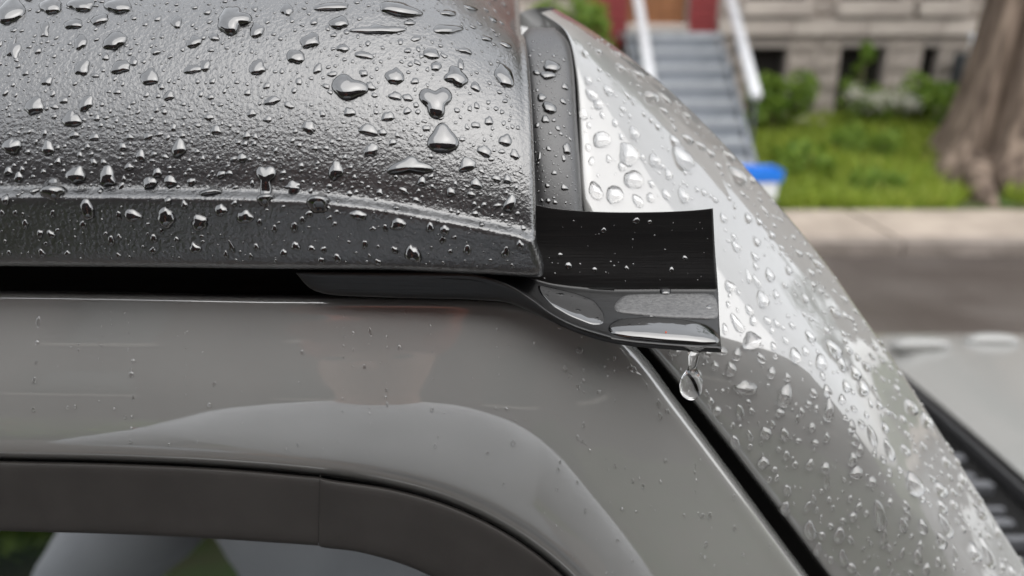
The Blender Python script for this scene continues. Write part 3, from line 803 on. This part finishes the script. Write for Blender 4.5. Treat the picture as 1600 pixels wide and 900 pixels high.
patch('drain_pad', [(972, 461), (1045, 459), (1118, 459), (1123, 480), (1124, 500), (1040, 497), (962, 489), (954, 481)], gut_bvh, .0005, M['pad'], gut, prof=14)

# ================================================================== WATER
pool = patch('water_pool', [(946, 512), (962, 500), (1010, 496), (1070, 500), (1108, 509), (1124, 523), (1127, 537), (1100, 539), (1040, 535), (985, 529), (955, 523)], gut_bvh, .0019, M['water_black'], prof=3.0, rings=10, seg=64, up=(0, -.25, .97))
tag(pool, 'clear pool of water swelling at the front edge of gutter extension', 'water')
pool2 = patch('water_pool', [(838, 444), (862, 449), (900, 458), (930, 470), (946, 492), (944, 507), (925, 508), (890, 494), (860, 476), (843, 458)], gut_bvh, .0007, M['water_black'], prof=2.4, rings=8, seg=56, up=(0, -.25, .97))
tag(pool2, 'thin irregular water film in the curved throat of gutter', 'water')
w3 = patch('water_film', [(1030, 452), (1050, 452), (1046, 462), (1032, 462)], gut_bvh, .0010, M['water_black'], prof=3.0, rings=5, seg=24, up=(0, -.6, .8))
tag(w3, 'small water bead caught at the foot of the gutter back wall', 'water')
gr = patch('grit_speck', [(1036, 525), (1042, 524), (1043, 529), (1037, 530)], gut_bvh, .0020, M['grit'], rings=3, seg=10, prof=3, up=(0, -.25, .97))
tag(gr, 'tiny red brown speck of grit in the pooled water', 'grit')
# the falling drop: a lathe with flare, neck and bead
top = V3(1085, 540, .2034); pxm = np.linalg.norm(V3(1085, 541, .2034) - top)
prof = [(0, 20), (2.5, 17), (6, 12), (11, 8.6), (18, 7.4), (26, 6.4), (32, 6.2), (36, 7.2), (40, 9.4), (44, 12.2), (50, 14.8), (56, 16.4), (62, 17.0), (68, 16.2), (73, 14.2), (77, 11.2), (80, 7.4), (82, 3.0), (82.3, 0)]
pr = interp(np.array([[a, r, 0] for a, r in prof], float), 3)
vs_, fs = [], []; n = 28
for (a, r, _) in pr:
    r = max(r, .02)
    for k in range(n):
        t = 2*math.pi*k/n; vs_.append(top + np.array([math.cos(t)*r*pxm - a*.00004*0, math.sin(t)*r*pxm*min(1, .25 + a/8), -a*pxm*1.04]))
R_ = len(pr)
for i in range(R_-1):
    for k in range(n): k2 = (k+1) % n; fs.append((i*n+k, i*n+k2, (i+1)*n+k2, (i+1)*n+k))
fs.append(tuple(range(n))); fs.append(tuple((R_-1)*n+k for k in range(n))[::-1])
dp = mesh_obj('falling_drop', vs_, [f[::-1] for f in fs], M['water_clear'], None, True, origin=top)
tag(dp, 'round clear drop stretching on a thin neck below gutter extension', 'water drop')

CAMC = Vector((0, 0, H))
placed = []
def make_drop(bvh, px, py, w, h, irr=.25, ang=0.0, hk=None, rings=5, seg=18, seed=None, shape=None):
    """dome of water sitting on a surface; returns (contact point, verts, faces)"""
    rd = ray_dir(px, py); hit, nrm, _, dist = bvh.ray_cast(CAMC, rd)
    if hit is None: return None
    if nrm.dot(rd) > 0: nrm = -nrm
    facing = max(.22, -nrm.dot(rd))
    axis_depth = (hit - CAMC).dot(Vector((0, math.cos(TH), -math.sin(TH))))
    m = axis_depth / F
    t1 = Vector((0, 0, -1)); t1 = (t1 - nrm*t1.dot(nrm)).normalized(); t2 = nrm.cross(t1)
    right = Vector((1, 0, 0))
    if t2.dot(right) < 0: t2 = -t2
    ca, sa = math.cos(ang), math.sin(ang)
    A = w/2*m
    # the vertical extent on the surface is longer than it looks where the surface is seen at a slant
    B = min(h/2*m / max(.55, facing), A*2.6 if h > w*1.6 else A*1.5)
    hgt = (hk if hk else .40)*min(A, B)
    rr = random.Random(seed if seed is not None else int(px*131+py*17))
    am = [(k, irr*rr.uniform(.35, 1)/k**.9, rr.uniform(0, 6.28)) for k in (2, 3, 4, 5, 7)]
    if shape: am = shape
    vs_, fs = [], []
    for i in range(rings+1):
        r = math.sin(math.pi/2*i/rings)
        for k in range(seg if i else 1):
            a = 2*math.pi*k/seg
            q = 1 + sum(c*math.cos(k_*a+p)*r for (k_, c, p) in am)
            x = math.cos(a)*A*r*q; y = math.sin(a)*B*r*q
            x *= 1 + .18*(y/B)                      # heavier at the lower end
            x, y = x*ca - y*sa, x*sa + y*ca
            p0 = hit + t2*x + t1*y
            b0, _, _, _ = bvh.ray_cast(p0 + nrm*.006, -nrm, .014)
            if b0 is None: b0 = p0
            lean = 1 + .35*math.sin(a)*r            # gravity: fuller below
            hh = hgt*max(0, 1-r*r)**.5*lean
            if i == rings: hh = -.00012
            vs_.append(b0 + nrm*hh + t1*(hh*.18))
    for k in range(seg): fs.append((0, 1+k, 1+(k+1) % seg))
    for i in range(1, rings):
        a_, b_ = 1+(i-1)*seg, 1+i*seg
        for k in range(seg): k2 = (k+1) % seg; fs.append((a_+k, b_+k, b_+k2, a_+k2))
    # orient outwards
    n0 = (vs_[1]-vs_[0]).cross(vs_[2]-vs_[0])
    if n0.dot(nrm) < 0: fs = [f[::-1] for f in fs]
    return hit, vs_, fs

ALL = []       # (size px, surface key, contact, verts, faces)
def put(key, bvh, px, py, w, h, test=True, **kw):
    rad = (w+h)/4
    if test:
        for (x, y, r) in placed:
            if abs(x-px) < 45 and (x-px)**2 + (y-py)**2 < (r+rad+1.0)**2: return False
    if 'rings' not in kw:
        if rad < 2.6: kw.update(rings=3, seg=8)
        elif rad < 6: kw.update(rings=5, seg=16)
    if key == 'roof' and kw.get('hk') is None:
        c_ = float(np.interp(px, [q[0] for q in CRE], [q[1] for q in CRE])); kw['hk'] = .8 if py > c_-6 else .55 if py > c_-80 else .4
    d = make_drop(bvh, px, py, w, h, **kw)
    if d is None: return False
    placed.append((px, py, rad)); ALL.append((w*h, key, *d, px, py)); return True

ROOFD = [(17,16,42,34),(80,8,35,22),(128,7,42,18),(186,9,42,20),(364,30,52,36),(401,47,24,20),(448,14,20,18),(530,35,28,20),(180,63,34,26),(126,65,20,24),
 (129,105,22,26),(189,104,32,18),(234,120,26,26),(304,65,24,16),(485,63,28,24),(462,88,28,22),(402,105,24,24),(54,165,28,26),(112,186,28,24),(135,161,22,22),(19,228,28,24),
 (75,231,18,24),(280,231,24,26),(220,243,14,18),(119,273,30,26),(168,275,26,30),(416,278,30,40),(525,266,22,30),(458,292,28,16),(234,285,22,18),(266,283,22,16),(544,136,50,40),
 (84,298,42,18),(331,300,34,11),(415,309,27,14),(499,313,36,20),(21,75,18,30),(70,45,14,26),(115,37,28,14),(156,30,28,14),(546,175,20,14),(425,157,24,14),(301,108,26,14),(483,199,20,18),
 (518,10,54,13),(624,14,62,22),(592,46,70,15),(699,45,54,12),(569,86,28,12),(674,84,30,14),(727,79,22,8),(617,119,28,26),(713,119,36,28),(788,117,34,30),(743,135,16,14),
 (681,157,46,46),(692,217,46,46),(618,150,20,14),(606,182,20,16),(576,203,28,20),(641,259,54,30),(580,234,24,20),(730,257,28,22),(757,236,22,18),(790,219,20,20),(744,287,20,16),(793,280,14,14),
 (659,283,14,16),(482,198,20,18),(137,327,22,28),(207,336,26,18),(260,339,28,28),(312,347,28,22),(345,328,20,18),(383,338,26,20),(622,350,26,18),(645,396,26,26),(560,336,26,16),(305,387,18,16),
 (362,386,8,20),(462,384,14,14),(570,382,10,14),(730,390,12,18),(790,394,14,18),(460,355,12,16),(695,359,16,14),(240,372,12,12),(239,391,10,10),(672,355,14,14),(443,395,13,11),(487,388,12,10),
 (797,318,18,30),(720,100,10,20),(650,60,18,8),(770,30,24,9),(760,60,22,8),(700,20,30,9),(735,12,34,9),(790,70,24,10),(640,35,20,8)]
IRR = {(416,278): .55, (641,259): .6, (681,157): .5, (544,136): .42, (592,46): .55, (364,30): .35, (713,119): .45, (458,292): .5, (21,75): .6, (70,45): .6}
SHAPE = {(681,157): [(3, .30, math.pi/2), (2, .08, .5)], (416,278): [(3, .34, math.pi/2), (2, .12, math.pi), (5, .05, 1)], (641,259): [(2, .22, 0), (3, .24, -math.pi/2), (5, .05, .4)],
         (544,136): [(2, .16, -.9), (3, .12, .3), (4, .06, 0)], (692,217): [(3, .10, -math.pi/2), (4, .03, 0)], (592,46): [(2, .2, 0), (4, .12, .4), (5, .1, 2)]}
NAMED = {(681,157): 'big three lobed water drop with its lowest lobe running down roof panel', (416,278): 'tall forked water drop just above the crease of roof panel', (641,259): 'wide arched water drop low on the curved roof side',
         (692,217): 'biggest round water drop on the curved side of roof panel', (1165,605): 'wide flat bean shaped drop on the pillar below gutter', (1427,756): 'largest water drop on the lower pillar near its ridge'}
for (x, y, w, h) in ROOFD:
    put('roof', roof_bvh, x, y, w, h, test=False, irr=IRR.get((x, y), .24), ang=0 if (x, y) in SHAPE else random.uniform(-.35, .35), rings=7, seg=40, shape=SHAPE.get((x, y)))
def scatter(key, bvh, n, region, sizes, irr=.3, elong=(.7, 1.3), accept=None, tries=6, angr=.5):
    for _ in range(n):
        for _t in range(tries):
            px = random.uniform(region[0], region[1]); py = random.uniform(region[2], region[3])
            if accept and not accept(px, py): continue
            s = sizes[0]*(sizes[1]/sizes[0])**(random.random()**1.35)
            if put(key, bvh, px, py, s*random.uniform(.85, 1.2), s*random.uniform(*elong), irr=irr, ang=random.uniform(-angr, angr), hk=.85 if key in ('pillar', 'door') else None): break
def on_roof(px, py):
    xe = np.interp(py, [0, 30, 150, 300, 410], [790, 800, 808, 816, 828]); return px < xe
crease = lambda x: np.interp(x, [c[0] for c in CRE], [c[1] for c in CRE])
up_roof = lambda x, y: on_roof(x, y) and y < crease(x)-6
skirt = lambda x, y: on_roof(x, y) and crease(x)-2 < y < np.interp(x, [a for a, _ in LIP], [b_ for _, b_ in LIP])-10
scatter('roof', roof_bvh, 210, (-120, 815, -8, 362), (8, 18), .32, (.6, 1.1), up_roof)
scatter('roof', roof_bvh, 760, (-120, 818, -8, 364), (4, 9), .32, (.6, 1.25), up_roof)
scatter('roof', roof_bvh, 900, (-100, 818, -5, 364), (1.5, 3.6), .25, (.7, 1.2), up_roof, tries=3)
scatter('roof', roof_bvh, 120, (-600, -120, -8, 362), (4, 15), .3, (.6, 1.2), up_roof)
scatter('roof', roof_bvh, 95, (-100, 826, 296, 418), (5, 13), .3, (.8, 1.3), skirt)
scatter('roof', roof_bvh, 180, (-100, 826, 296, 418), (1.4, 4), .25, (.8, 1.2), skirt, tries=3)
# corner seal
SEALD = [(862,103,30,18),(856,117,24,14),(846,152,16,12),(858,168,24,18),(883,135,11,11),(852,186,12,14),(838,113,12,9),(886,232,16,16),(872,200,8,11),(880,158,10,10),(857,232,8,9),(842,245,7,16),(881,247,8,12),(866,270,10,7),(882,293,12,10),(855,290,8,8)]
for (x, y, w, h) in SEALD: put('seal', seal_bvh, x, y, w, h, False, irr=.3)
on_seal = lambda x, y: np.interp(y, [44, 62, 100, 340], [836, 826, 826, 838]) < x < np.interp(y, [44, 66, 105, 340], [860, 876, 886, 903])
scatter('seal', seal_bvh, 70, (815, 908, 55, 322), (3, 8), .28, (.8, 1.2), on_seal)
scatter('seal', seal_bvh, 200, (815, 908, 55, 322), (1.2, 2.8), .2, (.8, 1.2), on_seal, tries=3)
# pillar
PILD = [(940,217,30,22),(982,240,34,30),(972,260,14,12),(990,279,32,24),(960,303,28,26),(1067,305,18,24),(1040,303,13,20),(1044,271,14,16),(1065,247,32,26),(1015,152,28,14),(1150,275,28,24),(1022,250,22,14),
 (1150,385,14,18),(1182,439,10,18),(1191,467,20,26),(1170,484,12,16),(1151,505,14,28),(1174,532,34,22),(1142,576,18,22),(1117,571,14,14),(1165,605,38,22),(1226,617,26,32),(1242,555,18,24),(1265,525,15,20),
 (1300,545,24,28),(1335,581,18,28),(1322,603,14,22),(1295,640,18,30),(1156,645,14,26),(1192,722,20,18),(1265,726,14,20),(1337,737,24,16),(1427,756,30,40),(1374,805,22,38),(1265,828,22,30),(1476,820,18,34),
 (1441,822,16,22),(1411,820,16,18),(1521,862,22,24),(1540,862,20,34),(1433,870,16,18),(1317,872,14,24),(1292,752,12,34),(1362,680,14,42),(1422,635,20,30),(1330,665,14,16),(1218,644,16,14),(1230,766,14,18),
 (1532,800,18,26),(1381,843,12,24),(1054,548,22,16),(920,195,9,9),(919,230,10,12),(1130,340,12,14),(1128,548,20,12),(1110,628,13,14),(1213,505,10,14),(1180,160,8,8)]
for (x, y, w, h) in PILD:
    put('pillar', pillar_bvh, x, y, w, h, False, irr=.24 if (x, y) in ((1174,532), (1165,605), (982,240)) else .13, ang=random.uniform(-.3, .3), rings=8, seg=32, hk=.85)
pb = lambda y: np.interp(y, [p[1] for p in PB], [p[0] for p in PB]); pg = lambda y: np.interp(y, [p[1] for p in PG], [p[0] for p in PG])
def on_pil(x, y):
    if not (pb(y)+8 < x < pg(y)-3): return False
    if 825 < x < 1132 and 318 < y < 548: return False
    return True
scatter('pillar', pillar_bvh, 340, (880, 1660, 45, 920), (8, 19), .13, (.8, 1.6), on_pil)
scatter('pillar', pillar_bvh, 380, (880, 1660, 45, 920), (3.4, 7), .15, (.8, 1.4), on_pil)
scatter('pillar', pillar_bvh, 220, (880, 1660, 45, 920), (1.3, 2.6), .2, (.8, 1.2), on_pil, tries=3)
# beads crowd the far edge of the pillar
edge = lambda x, y: pb(y) + .80*(pg(y)-pb(y)) < x < pg(y)+6
scatter('pillar', pillar_bvh, 650, (890, 1640, 40, 900), (4, 11), .2, (.8, 1.4), edge)
# door: trails of small beads
DOORD = [(60,502,8,22),(58,535,8,8),(57,566,6,8),(54,594,8,10),(52,640,6,8),(208,564,8,7),(205,585,10,10),(208,622,4,24),(196,652,5,7),(206,651,4,6),(205,669,5,5),(204,690,6,8),(327,633,7,8),(335,600,6,8),
 (472,551,6,10),(578,517,5,14),(624,543,7,10),(569,573,6,10),(675,640,6,9),(680,697,6,9),(685,683,4,6),(465,695,5,7),(308,691,4,5),(905,547,14,12),(883,576,7,12),(891,589,7,10),(903,605,6,10),(936,613,7,9),
 (1031,651,9,14),(1043,643,8,10),(1029,631,7,14),(875,511,10,8),(802,692,8,12),(762,708,5,6),(788,757,6,9),(912,665,5,14),(910,690,4,7),(872,735,5,10),(875,722,4,7),(870,765,5,8),(1103,851,8,9),(1069,806,6,9),
 (1109,806,7,12),(1148,825,7,10),(1098,806,9,7),(1040,720,6,8),(960,560,6,8),(990,577,10,12),(205,578,4,5),(378,612,3,4),(633,487,4,14),(580,525,4,4),(915,798,5,9),(965,845,5,7),(1005,760,5,9)]
for (x, y, w, h) in DOORD: put('door', door_bvh, x, y, w, h, False, irr=.15, ang=0)
inner = lambda x: edge_y(INN, x)
on_door = lambda x, y: (x < 940 and edge_y(OUT, x)+25 < y < inner(x)-12) or (x >= 885 and edge_y(OUT, x)+14 < y < 940)
scatter('door', door_bvh, 46, (-60, 1230, 480, 900), (2.2, 5), .15, (1, 1.8), on_door, angr=.1)
for _ in range(16):
    tx = random.uniform(-40, 1120); ty = edge_y(OUT, tx) + random.uniform(20, 60); w_ = random.uniform(2.4, 4.5)
    for _k in range(random.randint(3, 9)):
        if on_door(tx, ty): put('door', door_bvh, tx, ty, w_*random.uniform(.6, 1.2), w_*random.uniform(.9, 2.6), irr=.12, ang=0, hk=.6)
        tx += random.gauss(0, 1.2); ty += random.uniform(8, 30)
right_door = lambda x, y: x > 850 and on_door(x, y)
scatter('door', door_bvh, 40, (850, 1240, 540, 900), (2, 5.5), .15, (1, 2), right_door, angr=.1)
# gutter
GUTD = [(992,468,11,8),(1005,471,8,7),(1016,471,13,9),(1041,469,9,6),(1031,482,9,6),(1075,479,14,6),(1106,480,16,10),(1113,468,7,6),(888,415,11,12),(943,360,9,9),(929,421,8,8),(979,419,7,8),(1070,403,8,8),(1049,421,8,8),
 (994,345,12,10),(1015,347,7,7),(875,398,8,7),(1017,493,7,5),(1093,493,6,4),(860,462,9,6),(872,470,10,6),(885,466,10,7),(880,480,8,5),(905,486,12,6),(912,494,8,5)]
for (x, y, w, h) in GUTD: put('gutter', gut_bvh, x, y, w, h, False, irr=.22)
scatter('gutter', gut_bvh, 40, (840, 1112, 335, 440), (1.3, 4), .2, (.8, 1.2))
scatter('gutter', gut_bvh, 26, (965, 1118, 462, 492), (1.5, 3.5), .2, (.8, 1.2))

def drop_label(key, px, py, s):
    if (px, py) in NAMED: return NAMED[(px, py)], None
    size = 'large' if s > 620 else 'medium' if s > 260 else 'small'
    if key == 'roof':
        c = float(crease(px))
        if abs(py - c) < 9: where = 'sitting on the bright crease of roof panel'
        elif py > c: where = 'on the dark upright skirt of roof panel'
        elif px > 690: where = 'on the roof panel beside its front end'
        elif py < 60: where = 'high on the black roof panel'
        elif py > c - 90: where = 'on the roof side just above its crease'
        else: where = 'midway up the textured black roof side'
    elif key == 'seal': where = 'on the black rubber corner seal'
    elif key == 'pillar':
        f_ = (px - pb(py)) / (pg(py) - pb(py))
        if f_ > .8: where = 'along the far ridge of grey windscreen pillar'
        elif py < 330: where = 'on the white sky reflection above gutter extension'
        elif py < 560: where = 'on the grey pillar level with gutter extension'
        elif f_ < .35: where = 'on the lower pillar beside the black gap'
        else: where = 'on the broad lower face of grey pillar'
    elif key == 'door': where = 'clinging to the glossy grey door frame'
    elif py < 450: where = 'on the upright wall of gutter extension'
    else: where = 'on the flat floor of gutter extension'
    return size + ' clear water droplet ' + where, size + ' droplets ' + where
order = sorted(range(len(ALL)), key=lambda i: -ALL[i][0])
rest = {}
WM = {'roof': M['water_black'], 'seal': M['water_black'], 'gutter': M['water_black'], 'pillar': M['water'], 'door': M['water']}
for rank, i in enumerate(order):
    s, key, c, v, f, qx, qy = ALL[i]
    if rank < 300:
        o = mesh_obj('water_droplet', v, f, WM[key], None, True, origin=c); lb = drop_label(key, qx, qy, s); tag(o, lb[0], 'droplet', lb[1])
    else:
        r = rest.setdefault(key, ([], [])); k = len(r[0]); r[0].extend(v); r[1].extend(tuple(a+k for a in q) for q in f)
RL = {'roof': 'fine spray of tiny droplets over the textured black roof panel', 'seal': 'fine spray of tiny droplets over the rubber corner seal', 'pillar': 'fine spray of tiny droplets over the grey windscreen pillar',
      'door': 'trails of tiny water beads running down the grey door frame', 'gutter': 'fine spray of tiny droplets over the black gutter extension'}
for key, (v, f) in rest.items():
    o = mesh_obj('fine_droplets', v, f, WM[key], None, True); tag(o, RL[key], 'droplets', kind='stuff')

# ================================================================== THE PHOTOGRAPHER (seen only mirrored in the door and window)
PX, PY = -.12, -.42; PZ = .12
per = empty('person', (PX, PY, PZ), 'person in grey shirt, jeans and red cap standing on near pavement', 'person')
def skin(name, joints, edges, m, parent, sub=2):
    me = bpy.data.meshes.new(name)
    me.from_pydata([j[0] for j in joints], edges, [])
    o = bpy.data.objects.new(name, me); COL.objects.link(o); me.materials.append(m)
    md = o.modifiers.new('skin', 'SKIN'); md.use_smooth_shade = True
    for i, j in enumerate(joints):
        r = j[1]; me.skin_vertices[0].data[i].radius = r if isinstance(r, tuple) else (r, r)
    me.skin_vertices[0].data[0].use_root = True
    s_ = o.modifiers.new('sub', 'SUBSURF'); s_.levels = sub; s_.render_levels = sub
    setpar(o, parent); return o
def P(x, y, z): return (PX+x, PY+y, PZ+z)
hip = [P(0, 0, .93), (.15, .11)]
J = [(P(0, 0, .93), (.15, .10)), (P(0, .0, 1.15), (.14, .10)), (P(0, .0, 1.30), (.11, .08)), (P(0, .01, 1.45), (.05, .05)), (P(0, .03, 1.54), (.055, .06)), (P(0, .05, 1.63), (.075, .095)), (P(0, .04, 1.71), (.07, .09)),
     (P(.19, .02, 1.27), .05), (P(.40, .02, 1.04), .045), (P(.22, .10, .90), .036), (P(.175, .115, .88), .03),
     (P(-.19, .02, 1.27), .05), (P(-.40, .02, 1.04), .045), (P(-.22, .10, .90), .036), (P(-.175, .115, .88), .03),
     (P(.10, 0, .86), .085), (P(.11, .02, .48), .06), (P(.11, -.01, .08), .042), (P(.12, .14, .035), .04),
     (P(-.10, 0, .86), .085), (P(-.11, .02, .48), .06), (P(-.11, -.01, .08), .042), (P(-.12, .14, .035), .04)]
E = [(0, 1), (1, 2), (2, 3), (3, 4), (4, 5), (5, 6), (2, 7), (7, 8), (8, 9), (9, 10), (2, 11), (11, 12), (12, 13), (13, 14), (0, 15), (15, 16), (16, 17), (17, 18), (0, 19), (19, 20), (20, 21), (21, 22)]
skin('body', J, E, M['skin'], per)
skin('shirt', [(P(0, 0, .85), (.20, .16)), (P(0, .0, 1.12), (.19, .15)), (P(0, .0, 1.31), (.17, .13)), (P(0, .01, 1.47), (.09, .09)), (P(.21, .02, 1.27), .085), (P(.40, .02, 1.04), .075), (P(.22, .10, .90), .055), (P(-.21, .02, 1.27), .085), (P(-.40, .02, 1.04), .075), (P(-.22, .10, .90), .055)],
     [(0, 1), (1, 2), (2, 3), (2, 4), (4, 5), (5, 6), (2, 7), (7, 8), (8, 9)], M['shirt'], per)
skin('jeans', [(P(0, 0, .95), (.165, .12)), (P(.10, 0, .82), .105), (P(.11, .02, .48), .08), (P(.11, -.01, .10), .065), (P(-.10, 0, .82), .105), (P(-.11, .02, .48), .08), (P(-.11, -.01, .10), .065)],
     [(0, 1), (1, 2), (2, 3), (0, 4), (4, 5), (5, 6)], M['jeans'], per)
blob('cap_crown', P(0, .04, 1.735), .092, .112, .085, M['cap'], per)
blob('cap_brim', P(0, .165, 1.715), .08, .075, .010, M['cap'], per)
for s_ in (-1, 1):
    blob('shoe', P(.12*s_, .07, .045), .055, .135, .045, M['shoe'], per)
    blob('eye', P(.032*s_, .143, 1.645), .012, .008, .008, M['phone'], per, 2)
blob('nose', P(0, .152, 1.61), .013, .018, .02, M['skin'], per, 2)
for sgn in (-1, 1):                            # hands on hips
    hx = PX + .175*sgn
    for k in range(4):
        z_ = PZ + .90 - .022*k; L_ = (.06, .07, .072, .06)[k]
        tube('finger', [(hx+.01*sgn, PY+.12, z_), (hx-.015*sgn, PY+.145, z_), (hx-.015*sgn-L_*.5*sgn, PY+.155, z_-.004), (hx-.015*sgn-L_*sgn, PY+.158, z_-.008)], [.011, .0095, .009, .007], M['skin'], per, 8)
    tube('thumb', [(hx+.005*sgn, PY+.11, PZ+.90), (hx+.012*sgn, PY+.10, PZ+.93), (hx+.01*sgn, PY+.08, PZ+.955)], [.012, .010, .008], M['skin'], per, 8)
